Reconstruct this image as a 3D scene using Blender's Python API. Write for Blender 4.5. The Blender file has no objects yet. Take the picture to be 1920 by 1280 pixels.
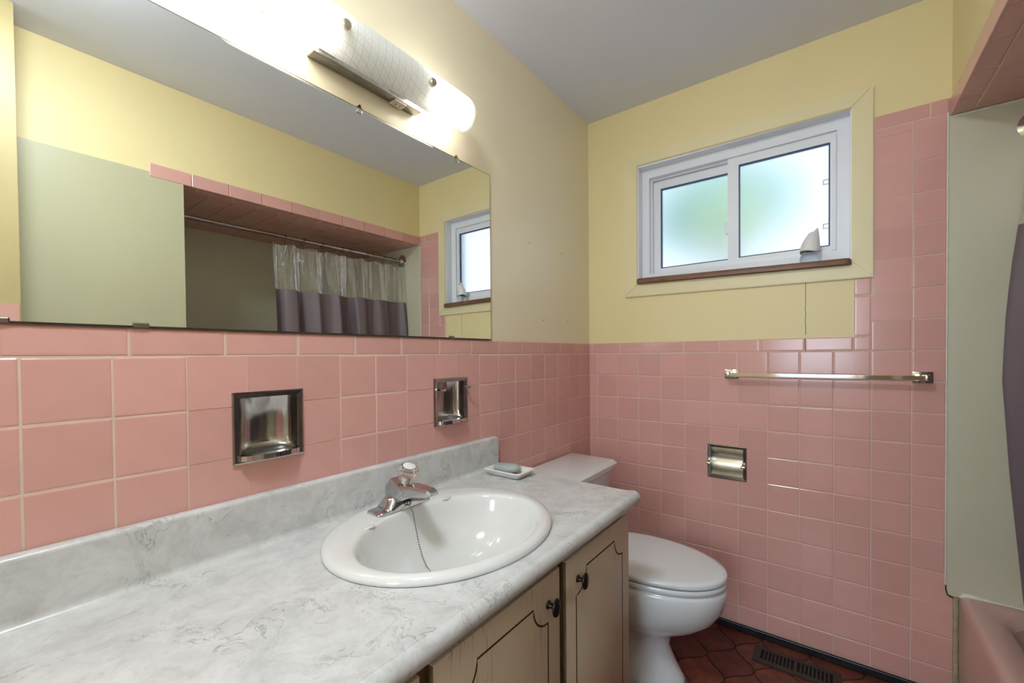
import bpy, bmesh, math, random
from mathutils import Vector, Matrix
random.seed(4)
scene = bpy.context.scene
COL = scene.collection
PI = math.pi

# ------------------------------------------------------------------ camera
F, YAW, PITCH, ROLL = 797.4766, 0.6467, -0.0145, -0.0091
PPX, PPY = 961.317, 676.885
CAM = Vector((1.0295, -2.0409, 1.1975))
fw = Vector((-math.sin(YAW) * math.cos(PITCH), math.cos(YAW) * math.cos(PITCH), math.sin(PITCH)))
r0 = Vector((math.cos(YAW), math.sin(YAW), 0)); u0 = r0.cross(fw)
rr = r0 * math.cos(ROLL) + u0 * math.sin(ROLL); uu = -r0 * math.sin(ROLL) + u0 * math.cos(ROLL)
cd = bpy.data.cameras.new('camera'); cam = bpy.data.objects.new('camera', cd); COL.objects.link(cam)
cam.matrix_world = Matrix(((rr.x, uu.x, -fw.x, CAM.x), (rr.y, uu.y, -fw.y, CAM.y), (rr.z, uu.z, -fw.z, CAM.z), (0, 0, 0, 1)))
cd.sensor_fit = 'HORIZONTAL'; cd.sensor_width = 36; cd.lens = F / 1920 * 36
cd.shift_x = -(PPX - 960) / 1920; cd.shift_y = (PPY - 640) / 1920; cd.clip_start = 0.01
scene.camera = cam

# ------------------------------------------------------------------ world, light, exposure
world = bpy.data.worlds.new('world'); scene.world = world; world.use_nodes = True
bg = world.node_tree.nodes['Background']
bg.inputs[0].default_value = (0.78, 0.87, 1.0, 1); bg.inputs[1].default_value = 1.5
BULB = 22.0          # bulb radiance
FILL_LAMP = 63.0           # unseen round lamp added as fill over the near end of the vanity
HALL_FILL = 38.0           # fill added as daylight from an unseen hall window behind the camera
vs = scene.view_settings
vs.view_transform = 'Standard'; vs.look = 'None'; vs.gamma = 1; vs.exposure = 0.16; vs.use_curve_mapping = False

# room measures
U = 0.1095; Z0 = 1.2007; ZT = 1.2545; H = 2.406; W = 1.344; ZS = 1.987
AY = -1.385; AX = 2.10; YF = -2.75; NIBX = 1.2; NIBY = -1.89
hl = bpy.data.lights.new('hall_fill', 'AREA'); hl.shape = 'RECTANGLE'; hl.size = 1.1; hl.size_y = 1.2
hl.energy = HALL_FILL; hl.color = (0.74, 0.87, 1.0)
hlo = bpy.data.objects.new('hall_fill', hl); COL.objects.link(hlo)
hlo.location = (0.9, -4.36, 1.55); hlo.rotation_euler = (PI / 2, 0, 0)  # area light added for evener brightness, set in the unseen hall window

# ------------------------------------------------------------------ materials
def new_mat(name):
    m = bpy.data.materials.new(name); m.use_nodes = True
    return m, m.node_tree.nodes, m.node_tree.links, m.node_tree.nodes['Principled BSDF']
def P(b, **k):
    for n, v in k.items():
        n = {'spec': 'Specular IOR Level', 'rough': 'Roughness', 'metal': 'Metallic', 'coat': 'Coat Weight', 'trans': 'Transmission Weight', 'ior': 'IOR', 'col': 'Base Color'}[n]
        b.inputs[n].default_value = (*v, 1) if n == 'Base Color' else v
def math_n(N, L, op, a, b=None, c=None):
    n = N.new('ShaderNodeMath'); n.operation = op
    for i, v in enumerate((a, b, c)):
        if v is None: continue
        if hasattr(v, 'links'): L.new(v, n.inputs[i])
        else: n.inputs[i].default_value = v
    return n.outputs[0]
def mixc(N, L, fac, a, b, mode='MIX'):
    n = N.new('ShaderNodeMix'); n.data_type = 'RGBA'; n.blend_type = mode
    for s, v in (('Factor', fac), ('A', a), ('B', b)):
        i = next(q for q in n.inputs if q.name == s and q.enabled and (s == 'Factor') == (q.type == 'VALUE'))
        if hasattr(v, 'links'): L.new(v, i)
        elif s == 'Factor': i.default_value = v
        else: i.default_value = (*v, 1)
    return next(o for o in n.outputs if o.type == 'RGBA')
def coords(N, L, scale=(1, 1, 1), kind='Object'):
    t = N.new('ShaderNodeTexCoord'); mp = N.new('ShaderNodeMapping'); mp.inputs['Scale'].default_value = scale
    L.new(t.outputs[kind], mp.inputs[0]); return mp.outputs[0]
def noise(N, L, vec, scale, detail=4, rough=.55, dist=0):
    n = N.new('ShaderNodeTexNoise'); n.inputs['Scale'].default_value = scale; n.inputs['Detail'].default_value = detail
    n.inputs['Roughness'].default_value = rough; n.inputs['Distortion'].default_value = dist
    L.new(vec, n.inputs['Vector']); return n.outputs['Fac']
def ramp(N, L, fac, stops):
    n = N.new('ShaderNodeValToRGB'); e = n.color_ramp.elements
    while len(e) < len(stops): e.new(.5)
    for q, (p, c) in zip(e, stops): q.position = p; q.color = (*c, 1) if len(c) == 3 else c
    L.new(fac, n.inputs[0]); return n.outputs[0]
def bump(N, L, b, h, strength=.1, dist=.002):
    n = N.new('ShaderNodeBump'); n.inputs['Strength'].default_value = strength; n.inputs['Distance'].default_value = dist
    L.new(h, n.inputs['Height']); L.new(n.outputs[0], b.inputs['Normal'])

def plain(name, col, rough=.5, metal=0, spec=.5, vary=.0, scale=8, bmp=0, bscale=60, coat=0):
    m, N, L, b = new_mat(name); P(b, col=col, rough=rough, metal=metal, spec=spec, coat=coat)
    v = coords(N, L)
    if vary:
        f = noise(N, L, v, scale)
        L.new(mixc(N, L, f, tuple(c * (1 - vary) for c in col), tuple(min(1, c * (1 + vary)) for c in col)), b.inputs['Base Color'])
    if bmp: bump(N, L, b, noise(N, L, v, bscale, 3), bmp, .001)
    return m
def tile_mat(name, col, rough=.17):
    m, N, L, b = new_mat(name); P(b, rough=rough, spec=.5)
    oi = N.new('ShaderNodeObjectInfo')
    f = noise(N, L, coords(N, L), 14, 3)
    base = mixc(N, L, f, tuple(c * .95 for c in col), tuple(c * 1.05 for c in col))
    k = math_n(N, L, 'MULTIPLY_ADD', oi.outputs['Random'], .1, .95)
    c = N.new('ShaderNodeCombineColor')
    for i in range(3): L.new(k, c.inputs[i])
    L.new(mixc(N, L, 1.0, base, c.outputs[0], 'MULTIPLY'), b.inputs['Base Color'])
    bump(N, L, b, noise(N, L, coords(N, L), 25, 2), .06, .002)
    return m
M = {}
M['pink'] = tile_mat('pink_glazed_tile', (0.72, 0.39, 0.345))
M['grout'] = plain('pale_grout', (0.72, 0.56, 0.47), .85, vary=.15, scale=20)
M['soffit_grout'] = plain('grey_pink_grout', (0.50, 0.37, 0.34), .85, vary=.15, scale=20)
M['jamb'] = plain('darkened_nib_tan', (0.50, 0.40, 0.19), .45, vary=.06, scale=6)  # nib colour darkened to offset the strong lamp light falling on it
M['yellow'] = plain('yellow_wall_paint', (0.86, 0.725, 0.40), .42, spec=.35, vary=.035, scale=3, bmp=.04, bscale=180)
M['casing'] = plain('cream_yellow_gloss_paint', (0.84, 0.735, 0.45), .35, vary=.04, scale=9)
M['cream'] = plain('cream_wall_paint', (0.88, 0.785, 0.575), .3, spec=.4, vary=.03, scale=3, bmp=.03, bscale=180)
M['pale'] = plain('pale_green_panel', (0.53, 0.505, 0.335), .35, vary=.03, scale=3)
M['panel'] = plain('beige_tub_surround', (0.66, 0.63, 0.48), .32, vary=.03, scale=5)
M['ceiling'] = plain('grey_ceiling_paint', (0.80, 0.825, 0.95), .8, vary=.03, scale=2, bmp=.05, bscale=120)
M['caulk'] = plain('white_caulk', (0.80, 0.76, 0.66), .5, vary=.15, scale=60)
M['old_caulk'] = plain('yellowed_caulk', (0.42, 0.36, 0.24), .6, vary=.35, scale=50)
M['black'] = plain('black_vinyl_base', (0.008, 0.008, 0.009), .35, vary=.2, scale=30)
M['gap'] = plain('dark_crack', (0.03, 0.022, 0.015), .9)
M['chrome'] = plain('chrome', (0.72, 0.71, 0.72), .06, 1, vary=.06, scale=30)
M['old_chrome'] = plain('aged_chrome', (0.46, 0.44, 0.43), .14, 1, vary=.25, scale=45, bmp=.05, bscale=30)
M['brushed'] = plain('brushed_nickel', (0.66, 0.62, 0.50), .3, 1, vary=.12, scale=40)
M['tap_chrome'] = plain('worn_tap_chrome', (0.52, 0.53, 0.54), .10, 1, vary=.1, scale=40)
M['dark_chrome'] = plain('dull_dark_chrome', (0.25, 0.235, 0.22), .22, 1, vary=.2, scale=40)
M['white_vinyl'] = plain('white_vinyl', (0.86, 0.87, 0.92), .35, vary=.02, scale=8)
M['gasket'] = plain('dark_blue_gasket', (0.012, 0.05, 0.16), .4, vary=.1)
M['porcelain'] = plain('white_porcelain', (0.76, 0.755, 0.74), .08, vary=.01, scale=5, coat=.3)
M['toilet'] = plain('toilet_porcelain', (0.80, 0.83, 0.85), .1, vary=.01, scale=5, coat=.2)
M['soap_dish'] = plain('white_ceramic', (0.80, 0.79, 0.76), .25, vary=.02)
M['soap'] = plain('grey_green_soap', (0.40, 0.44, 0.42), .45, vary=.12, scale=30)
M['tub'] = plain('pink_enamel', (0.66, 0.42, 0.37), .12, vary=.02, scale=4)
M['knob'] = plain('dark_bronze', (0.035, 0.028, 0.03), .28, .8, vary=.3, scale=90, bmp=.3, bscale=200)
M['vent'] = plain('brown_vent_metal', (0.045, 0.032, 0.025), .45, .3, vary=.2, scale=40)
M['void'] = plain('vent_dark', (0.002, 0.002, 0.002), .9)
M['hall'] = plain('hall_wall_paint', (0.7, 0.68, 0.62), .6, vary=.03)
M['bulb_base'] = plain('bulb_socket', (0.7, 0.7, 0.66), .5, vary=.05)
M['outlet'] = plain('ivory_plastic', (0.66, 0.60, 0.46), .4, vary=.05)
M['fabric'] = plain('grey_mauve_vinyl', (0.18, 0.135, 0.155), .42, vary=.05, scale=5, bmp=.04, bscale=60)
M['white_plastic'] = plain('white_plastic', (0.86, 0.85, 0.82), .4, vary=.03)
M['chain'] = plain('chain_metal', (0.22, 0.21, 0.2), .3, 1, vary=.2, scale=200)

def wood(name, dark, light, sc=(3, 30, 30)):
    m, N, L, b = new_mat(name); P(b, rough=.42)
    f = noise(N, L, coords(N, L, sc), 3.0, 6, .6, .6)
    L.new(ramp(N, L, f, [(.25, dark), (.75, light)]), b.inputs['Base Color']); bump(N, L, b, f, .15, .001); return m
M['sill'] = wood('brown_stained_wood', (0.10, 0.043, 0.022), (0.27, 0.125, 0.07))
M['stile'] = wood('olive_brown_wood', (0.12, 0.085, 0.04), (0.24, 0.18, 0.10), (30, 30, 3))
M['groove'] = plain('dark_groove', (0.045, 0.032, 0.015), .7, vary=.3, scale=60)

def cabinet_mat():
    m, N, L, b = new_mat('antique_cream_cabinet_paint'); P(b, rough=.42)
    v = coords(N, L)
    f = noise(N, L, v, 5, 4)
    base = mixc(N, L, f, (0.64, 0.54, 0.40), (0.74, 0.63, 0.48))
    st = noise(N, L, coords(N, L, (260, 260, 9)), 1.0, 4, .6)
    big = noise(N, L, coords(N, L, (9, 9, 5)), 1.0, 2)
    k = math_n(N, L, 'MULTIPLY', ramp(N, L, st, [(.56, (0, 0, 0)), (.66, (1, 1, 1))]), ramp(N, L, big, [(.46, (0, 0, 0)), (.58, (1, 1, 1))]))
    k = math_n(N, L, 'MULTIPLY', k, .55)
    L.new(mixc(N, L, k, base, (0.10, 0.075, 0.04)), b.inputs['Base Color'])
    return m
M['cabinet'] = cabinet_mat()

def laminate():
    m, N, L, b = new_mat('grey_marble_laminate'); P(b, rough=.26, spec=.45)
    v = coords(N, L)
    wv = N.new('ShaderNodeTexNoise'); wv.inputs['Scale'].default_value = 9; wv.inputs['Detail'].default_value = 4; L.new(v, wv.inputs['Vector'])
    add = N.new('ShaderNodeVectorMath'); add.operation = 'MULTIPLY_ADD'; L.new(wv.outputs['Color'], add.inputs[0]); add.inputs[1].default_value = (.13, .13, .13); L.new(v, add.inputs[2])
    cloud = noise(N, L, add.outputs[0], 16, 6, .62)
    base = ramp(N, L, cloud, [(.3, (.52, .52, .515)), (.5, (.63, .63, .625)), (.7, (.70, .70, .70))])
    fine = noise(N, L, add.outputs[0], 75, 4, .6)
    base = mixc(N, L, math_n(N, L, 'MULTIPLY', ramp(N, L, fine, [(.38, (1, 1, 1)), (.5, (0, 0, 0))]), .16), base, (.42, .41, .40))
    n2 = noise(N, L, add.outputs[0], 8, 6, .65, .7)
    vein = math_n(N, L, 'ABSOLUTE', math_n(N, L, 'SUBTRACT', n2, .5))
    vk = ramp(N, L, vein, [(.0, (1, 1, 1)), (.013, (0, 0, 0))])
    msk = ramp(N, L, noise(N, L, v, 11, 3), [(.48, (0, 0, 0)), (.62, (1, 1, 1))])
    vk = math_n(N, L, 'MULTIPLY', math_n(N, L, 'MULTIPLY', vk, msk), .5)
    L.new(mixc(N, L, vk, base, (.13, .125, .12)), b.inputs['Base Color'])
    return m
M['laminate'] = laminate()

def floor_mat():
    m, N, L, b = new_mat('oxblood_floor_tile'); P(b, rough=.34)
    v = coords(N, L); oi = N.new('ShaderNodeObjectInfo')
    f = noise(N, L, coords(N, L, kind='Object'), 16, 5, .65)
    f = math_n(N, L, 'ADD', f, math_n(N, L, 'MULTIPLY_ADD', oi.outputs['Random'], .2, -.1))
    L.new(ramp(N, L, f, [(.3, (0.075, 0.018, 0.011)), (.55, (0.15, 0.035, 0.018)), (.75, (0.27, 0.065, 0.028))]), b.inputs['Base Color'])
    bump(N, L, b, f, .2, .002); return m
M['floor_tile'] = floor_mat()
M['floor_grout'] = plain('dark_floor_grout', (0.035, 0.016, 0.01), .8, vary=.3, scale=40)

def glassy(name, col, rough, ior=1.45):
    m, N, L, b = new_mat(name); P(b, col=col, rough=rough, trans=1.0, ior=ior)
    bump(N, L, b, noise(N, L, coords(N, L), 220, 3), .12, .001); return m
M['frosted'] = glassy('frosted_window_glass', (0.95, 0.98, 1.0), .42, 1.35)
M['acrylic'] = glassy('clear_acrylic', (1, 1, 1), .02, 1.35)
M['gel'] = glassy('clear_bottle', (0.9, 0.94, 1.0), .12, 1.2)

def emit(name, col, s):
    m, N, L, b = new_mat(name); N.remove(b)
    e = N.new('ShaderNodeEmission'); e.inputs[0].default_value = (*col, 1); e.inputs[1].default_value = s
    L.new(e.outputs[0], N['Material Output'].inputs[0]); return m
M['lamp'] = emit('fill_lamp_globe', (0.82, 0.92, 1.0), FILL_LAMP)
M['bulb'] = emit('lit_bulb', (1.0, 0.985, 0.95), BULB)

def mirror_mat():
    m, N, L, b = new_mat('mirror_silver'); P(b, col=(0.88, 0.90, 0.87), rough=.0, metal=1)
    f = noise(N, L, coords(N, L), 40, 2)
    L.new(ramp(N, L, f, [(.0, (.87, .89, .86)), (1, (.89, .91, .88))]), b.inputs['Base Color']); return m
M['mirror'] = mirror_mat()

def shade_mat():
    m, N, L, b = new_mat('etched_white_glass'); N.remove(b)
    t = N.new('ShaderNodeTexCoord'); s = N.new('ShaderNodeSeparateXYZ'); L.new(t.outputs['Object'], s.inputs[0])
    # net of curved lines with a dot in every mesh
    y, z = s.outputs[1], s.outputs[2]
    sw = math_n(N, L, 'MULTIPLY', math_n(N, L, 'SINE', math_n(N, L, 'MULTIPLY', y, 16.0)), .022)
    a = math_n(N, L, 'ADD', z, sw); q = math_n(N, L, 'ADD', y, math_n(N, L, 'MULTIPLY', math_n(N, L, 'SINE', math_n(N, L, 'MULTIPLY', z, 22.0)), .012))
    d1 = math_n(N, L, 'ADD', a, math_n(N, L, 'MULTIPLY', q, .25)); d2 = math_n(N, L, 'SUBTRACT', q, math_n(N, L, 'MULTIPLY', a, .25))
    def tri(x): return math_n(N, L, 'ABSOLUTE', math_n(N, L, 'SUBTRACT', math_n(N, L, 'FRACT', math_n(N, L, 'MULTIPLY', x, 52.0)), .5))
    t1, t2 = tri(d1), tri(d2)
    line = math_n(N, L, 'GREATER_THAN', math_n(N, L, 'MAXIMUM', t1, t2), .468)
    dot = math_n(N, L, 'LESS_THAN', math_n(N, L, 'MAXIMUM', t1, t2), .05)
    k = math_n(N, L, 'MAXIMUM', line, dot)
    c = mixc(N, L, k, (.93, .93, .91), (.72, .72, .70))
    tr = N.new('ShaderNodeBsdfTranslucent'); df = N.new('ShaderNodeBsdfDiffuse'); tp = N.new('ShaderNodeBsdfTransparent'); gl = N.new('ShaderNodeBsdfGlossy')
    L.new(c, tr.inputs[0]); L.new(c, df.inputs[0]); L.new(c, tp.inputs[0]); gl.inputs['Roughness'].default_value = .15
    def mx(f, p, q):
        n = N.new('ShaderNodeMixShader'); n.inputs[0].default_value = f; L.new(p, n.inputs[1]); L.new(q, n.inputs[2]); return n.outputs[0]
    o = mx(.55, df.outputs[0], tr.outputs[0]); o = mx(.10, o, tp.outputs[0]); o = mx(.05, o, gl.outputs[0])
    L.new(o, N['Material Output'].inputs[0]); return m
M['shade'] = shade_mat()

def clear_vinyl():
    m, N, L, b = new_mat('clear_vinyl'); N.remove(b)
    tp = N.new('ShaderNodeBsdfTransparent'); gl = N.new('ShaderNodeBsdfGlossy'); df = N.new('ShaderNodeBsdfDiffuse')
    tp.inputs[0].default_value = (.93, .93, .92, 1); gl.inputs['Roughness'].default_value = .07; df.inputs[0].default_value = (.8, .8, .78, 1)
    v = coords(N, L, (1, 1, .35)); h = noise(N, L, v, 26, 4, .6, 1.2)
    bn = N.new('ShaderNodeBump'); bn.inputs['Strength'].default_value = .9; bn.inputs['Distance'].default_value = .012; L.new(h, bn.inputs['Height'])
    L.new(bn.outputs[0], gl.inputs['Normal'])
    fr = N.new('ShaderNodeFresnel'); fr.inputs[0].default_value = 1.5; L.new(bn.outputs[0], fr.inputs['Normal'])
    f = math_n(N, L, 'MINIMUM', math_n(N, L, 'MULTIPLY_ADD', fr.outputs[0], 1.6, .05), 1.0)
    a = N.new('ShaderNodeMixShader'); a.inputs[0].default_value = .06; L.new(tp.outputs[0], a.inputs[1]); L.new(df.outputs[0], a.inputs[2])
    c = N.new('ShaderNodeMixShader'); L.new(f, c.inputs[0]); L.new(a.outputs[0], c.inputs[1]); L.new(gl.outputs[0], c.inputs[2])
    L.new(c.outputs[0], N['Material Output'].inputs[0]); return m
M['clear_vinyl'] = clear_vinyl()
def leaf_mat(name, col):
    m, N, L, b = new_mat(name); P(b, rough=.6)
    f = noise(N, L, coords(N, L), 12, 3)
    L.new(mixc(N, L, f, tuple(c * .8 for c in col), tuple(min(1, c * 1.2) for c in col)), b.inputs['Base Color']); return m
M['leaf_teal'] = leaf_mat('green_leaf', (0.13, 0.62, 0.50))
M['leaf_yellow'] = leaf_mat('yellow_green_leaf', (0.62, 0.80, 0.45))
M['ground'] = plain('pale_gravel', (0.6, 0.62, 0.66), .9, vary=.1)

# ------------------------------------------------------------------ object helpers
ORG = {}
def link(o, parent=None, org=(0, 0, 0)):
    COL.objects.link(o); org = Vector(org); ORG[o.name] = org
    if parent is not None:
        o.parent = parent; o.location = org - ORG[parent.name]
    else: o.location = org
    return o
def tag(o, label=None, cat=None, group=None, kind=None):
    for k, v in (('label', label), ('category', cat), ('group', group), ('kind', kind)):
        if v: o[k] = v
    return o
def empty(name, loc, label=None, cat=None, group=None, kind=None):
    o = bpy.data.objects.new(name, None); o.empty_display_size = .05; link(o, None, loc); return tag(o, label, cat, group, kind)
def mesh(name, V, Fc, mat, parent=None, org=None, smooth=None, fix=True):
    """V in world coordinates; smooth = auto-smooth angle in degrees."""
    if org is None: org = ORG[parent.name] if parent is not None else Vector((0, 0, 0))
    org = Vector(org)
    me = bpy.data.meshes.new(name); me.from_pydata([Vector(v) - org for v in V], [], Fc); me.update()
    if fix:
        bm = bmesh.new(); bm.from_mesh(me); bmesh.ops.remove_doubles(bm, verts=bm.verts, dist=1e-6)
        bmesh.ops.recalc_face_normals(bm, faces=bm.faces); bm.to_mesh(me); bm.free()
    if smooth: shade(me, smooth)
    me.materials.append(M[mat] if isinstance(mat, str) else mat)
    return link(bpy.data.objects.new(name, me), parent, org)
def shade(me, ang):
    bm = bmesh.new(); bm.from_mesh(me)
    for f in bm.faces: f.smooth = True
    for e in bm.edges:
        if len(e.link_faces) == 2 and e.calc_face_angle(0) > math.radians(ang): e.smooth = False
    bm.to_mesh(me); bm.free()
class B:
    def __init__(s): s.V = []; s.F = []
    def add(s, V, Fc): n = len(s.V); s.V += [tuple(v) for v in V]; s.F += [tuple(i + n for i in f) for f in Fc]; return s
    def box(s, x0, x1, y0, y1, z0, z1):
        return s.add([(x, y, z) for x in (x0, x1) for y in (y0, y1) for z in (z0, z1)], [(0, 1, 3, 2), (4, 6, 7, 5), (0, 4, 5, 1), (2, 3, 7, 6), (0, 2, 6, 4), (1, 5, 7, 3)])
    def bbox(s, x0, x1, y0, y1, z0, z1, r=.003, seg=2):
        bm = bmesh.new(); bmesh.ops.create_cube(bm, size=1)
        for v in bm.verts: v.co = Vector(((x0 + x1) / 2 + v.co.x * (x1 - x0), (y0 + y1) / 2 + v.co.y * (y1 - y0), (z0 + z1) / 2 + v.co.z * (z1 - z0)))
        bmesh.ops.bevel(bm, geom=list(bm.edges), offset=r, segments=seg, profile=.5, affect='EDGES')
        bm.verts.index_update(); V = [v.co.copy() for v in bm.verts]; Fc = [[v.index for v in f.verts] for f in bm.faces]; bm.free()
        return s.add(V, Fc)
    def loft(s, rings, closed=True, caps=(True, True)):
        n = len(rings[0]); V = [v for r in rings for v in r]; Fc = []
        for i in range(len(rings) - 1):
            for j in range(n if closed else n - 1):
                k = (j + 1) % n; Fc.append((i * n + j, i * n + k, (i + 1) * n + k, (i + 1) * n + j))
        if caps[0]: Fc.append(tuple(range(n)))
        if caps[1]: Fc.append(tuple((len(rings) - 1) * n + j for j in range(n)))
        return s.add(V, Fc)
    def lathe(s, prof, c, axis=(0, 0, 1), seg=24, lobes=0, amp=0):
        ax = Vector(axis).normalized(); t = Vector((1, 0, 0)) if abs(ax.x) < .9 else Vector((0, 1, 0))
        e1 = ax.cross(t).normalized(); e2 = ax.cross(e1); c = Vector(c); rings = []
        for r, h in prof:
            rings.append([c + ax * h + (e1 * math.cos(a) + e2 * math.sin(a)) * max(r, 1e-5) * (1 + amp * math.cos(lobes * a)) for a in (2 * PI * k / seg for k in range(seg))])
        return s.loft(rings)
    def tube(s, pts, r, seg=8, caps=True):
        pts = [Vector(p) for p in pts]; rings = []
        t0 = (pts[1] - pts[0]).normalized(); up = Vector((0, 0, 1)) if abs(t0.z) < .9 else Vector((1, 0, 0)); e1 = t0.cross(up).normalized()
        for i, p in enumerate(pts):
            t = (pts[min(i + 1, len(pts) - 1)] - pts[max(i - 1, 0)]).normalized()
            e1 = (e1 - t * e1.dot(t)).normalized(); e2 = t.cross(e1); q = r[i] if isinstance(r, (list, tuple)) else r
            rings.append([p + (e1 * math.cos(a) + e2 * math.sin(a)) * q for a in (2 * PI * k / seg for k in range(seg))])
        return s.loft(rings, caps=(caps, caps))
    def torus(s, c, R, r, axis, n=20, seg=6):
        ax = Vector(axis).normalized(); t = Vector((1, 0, 0)) if abs(ax.x) < .9 else Vector((0, 1, 0)); e1 = ax.cross(t).normalized(); e2 = ax.cross(e1); c = Vector(c)
        rings = []
        for i in range(n + 1):
            a = 2 * PI * i / n; d = e1 * math.cos(a) + e2 * math.sin(a)
            rings.append([c + d * (R + r * math.cos(b)) + ax * r * math.sin(b) for b in (2 * PI * k / seg for k in range(seg))])
        return s.loft(rings, caps=(False, False))
    def prism(s, poly, axis, w0, w1):
        """poly of (u,v) extruded along axis (0: u=y v=z, 1: u=x v=z, 2: u=x v=y)"""
        return s.loft([[P3(axis, u, v, w) for u, v in poly] for w in (w0, w1)])
    def build(s, name, mat, parent=None, org=None, smooth=None): return mesh(name, s.V, s.F, mat, parent, org, smooth)
def P3(ax, u, v, w): return ((w, u, v), (u, w, v), (u, v, w))[ax]
def cells(u0, u1, v0, v1, holes):
    us = sorted({u0, u1, *[min(max(h[i], u0), u1) for h in holes for i in (0, 1)]}); vs_ = sorted({v0, v1, *[min(max(h[i], v0), v1) for h in holes for i in (2, 3)]})
    ok = {}
    for i in range(len(us) - 1):
        for j in range(len(vs_) - 1):
            cu, cv = (us[i] + us[i + 1]) / 2, (vs_[j] + vs_[j + 1]) / 2
            ok[i, j] = not any(h[0] < cu < h[1] and h[2] < cv < h[3] for h in holes)
    return us, vs_, ok
def slab(b, ax, u0, u1, v0, v1, w0, w1, holes=()):
    us, vv, ok = cells(u0, u1, v0, v1, holes)
    q = lambda *a: P3(ax, *a)
    for (i, j), k in ok.items():
        if not k: continue
        a, c, d, e = us[i], us[i + 1], vv[j], vv[j + 1]
        for w in (w0, w1): b.add([q(a, d, w), q(c, d, w), q(c, e, w), q(a, e, w)], [(0, 1, 2, 3)])
        for di, dj, (p, r) in ((-1, 0, ((a, d), (a, e))), (1, 0, ((c, d), (c, e))), (0, -1, ((a, d), (c, d))), (0, 1, ((a, e), (c, e)))):
            if not ok.get((i + di, j + dj), False): b.add([q(*p, w0), q(*r, w0), q(*r, w1), q(*p, w1)], [(0, 1, 2, 3)])
    return b
_tm = {}
def tile(name, ax, u0, u1, v0, v1, wb, wf, mat, parent, holes=(), bev=.0022, gap=.0011):
    """one tile, its front at wf and back at wb"""
    u0 += gap; u1 -= gap; v0 += gap; v1 -= gap
    hs = [h for h in holes if h[0] < u1 and h[1] > u0 and h[2] < v1 and h[3] > v0]
    for h in hs:
        if h[0] <= u0 and h[1] >= u1 and h[2] <= v0 and h[3] >= v1: return None
    cu, cv = (u0 + u1) / 2, (v0 + v1) / 2; org = Vector(P3(ax, cu, cv, wb)); hu, hv = (u1 - u0) / 2, (v1 - v0) / 2
    if hu < .002 or hv < .002: return None
    jit = Vector(P3(ax, 0, 0, random.uniform(-.0004, .0002)))
    if not hs:
        key = (ax, round(hu, 4), round(hv, 4), round(wf - wb, 4), mat)
        if key not in _tm:
            t = wf - wb; s = 1 if t > 0 else -1
            R = lambda m, w: [P3(ax, -hu + m, -hv + m, w), P3(ax, hu - m, -hv + m, w), P3(ax, hu - m, hv - m, w), P3(ax, -hu + m, hv - m, w)]
            b = B().loft([R(0, 0), R(0, t - s * bev * .6), R(bev, t - s * bev * .08), R(bev * 2.2, t)], caps=(False, True))
            me = bpy.data.meshes.new(name); me.from_pydata(b.V, [], b.F); me.update()
            bm = bmesh.new(); bm.from_mesh(me); bmesh.ops.recalc_face_normals(bm, faces=bm.faces)
            top = bm.faces[:][-1]; nrm = Vector(P3(ax, 0, 0, s))
            bm.faces.ensure_lookup_table()
            if bm.faces[-1].normal.dot(nrm) < 0: bmesh.ops.reverse_faces(bm, faces=bm.faces)
            bm.to_mesh(me); bm.free(); me.materials.append(M[mat]); _tm[key] = me
        o = bpy.data.objects.new(name, _tm[key])
    else:
        b = slab(B(), ax, u0, u1, v0, v1, wb, wf, hs)
        me = bpy.data.meshes.new(name); me.from_pydata([Vector(v) - org for v in b.V], [], b.F)
        bm = bmesh.new(); bm.from_mesh(me); bmesh.ops.remove_doubles(bm, verts=bm.verts, dist=1e-6); bmesh.ops.recalc_face_normals(bm, faces=bm.faces); bm.to_mesh(me); bm.free()
        me.materials.append(M[mat]); o = bpy.data.objects.new(name, me)
    return link(o, parent, org + jit)
def struct(o): o['kind'] = 'structure'; return o

# ================================================================== THE SHELL
SOAP = (-1.6785, -1.5265, .9655, 1.1215); TUMB = (-1.1035, -.9485, .9655, 1.1235); TPH = (.580, .7335, .6476, .795)
inset = lambda h, d: (h[0] + d, h[1] - d, h[2] + d, h[3] - d)
PW = .004          # painted wall lies this far behind the tile face
wl = struct(slab(B(), 0, YF, 0.1, 0, H, -.14, -PW, [inset(SOAP, .012), inset(TUMB, .012)]).build('wall_left', 'cream'))
struct_left = wl
WIN = (.262, 1.081, 1.535, 2.107)
wb = struct(slab(B(), 1, -.14, AX + .1, 0, H, PW, .16, [WIN, inset(TPH, .012)]).build('wall_back', 'yellow'))
# right wall: header above the tub alcove, and the length of wall beside it
b = B(); slab(b, 0, AY, PW, ZS + .001, H, W + .002, W + .10); slab(b, 0, YF, AY, 0, H, W + .002, W + .10)
wr = struct(b.build('wall_right', 'yellow'))
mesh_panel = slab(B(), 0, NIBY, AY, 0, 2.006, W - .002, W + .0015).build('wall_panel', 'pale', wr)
al = struct(B().box(AX, AX + .1, AY - .1, PW, 0, H).build('wall_alcove_side', 'panel'))
struct(B().box(W + .1, AX, AY - .1, AY, 0, H).build('wall_alcove_end', 'panel'))
ce = struct(B().box(-.14, AX + .1, YF, .1, H, H + .1).build('ceiling', 'ceiling'))
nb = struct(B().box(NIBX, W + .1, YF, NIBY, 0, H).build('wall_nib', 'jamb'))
B().box(NIBX - .006, NIBX, YF, NIBY - .004, .03, 1.385).build('tile_panel', 'pink', nb)
wf_ = struct(slab(B(), 1, -.14, NIBX, 0, H, YF - .1, YF, [(.60, 1.16, -.01, 2.03)]).build('wall_front', 'yellow'))
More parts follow.
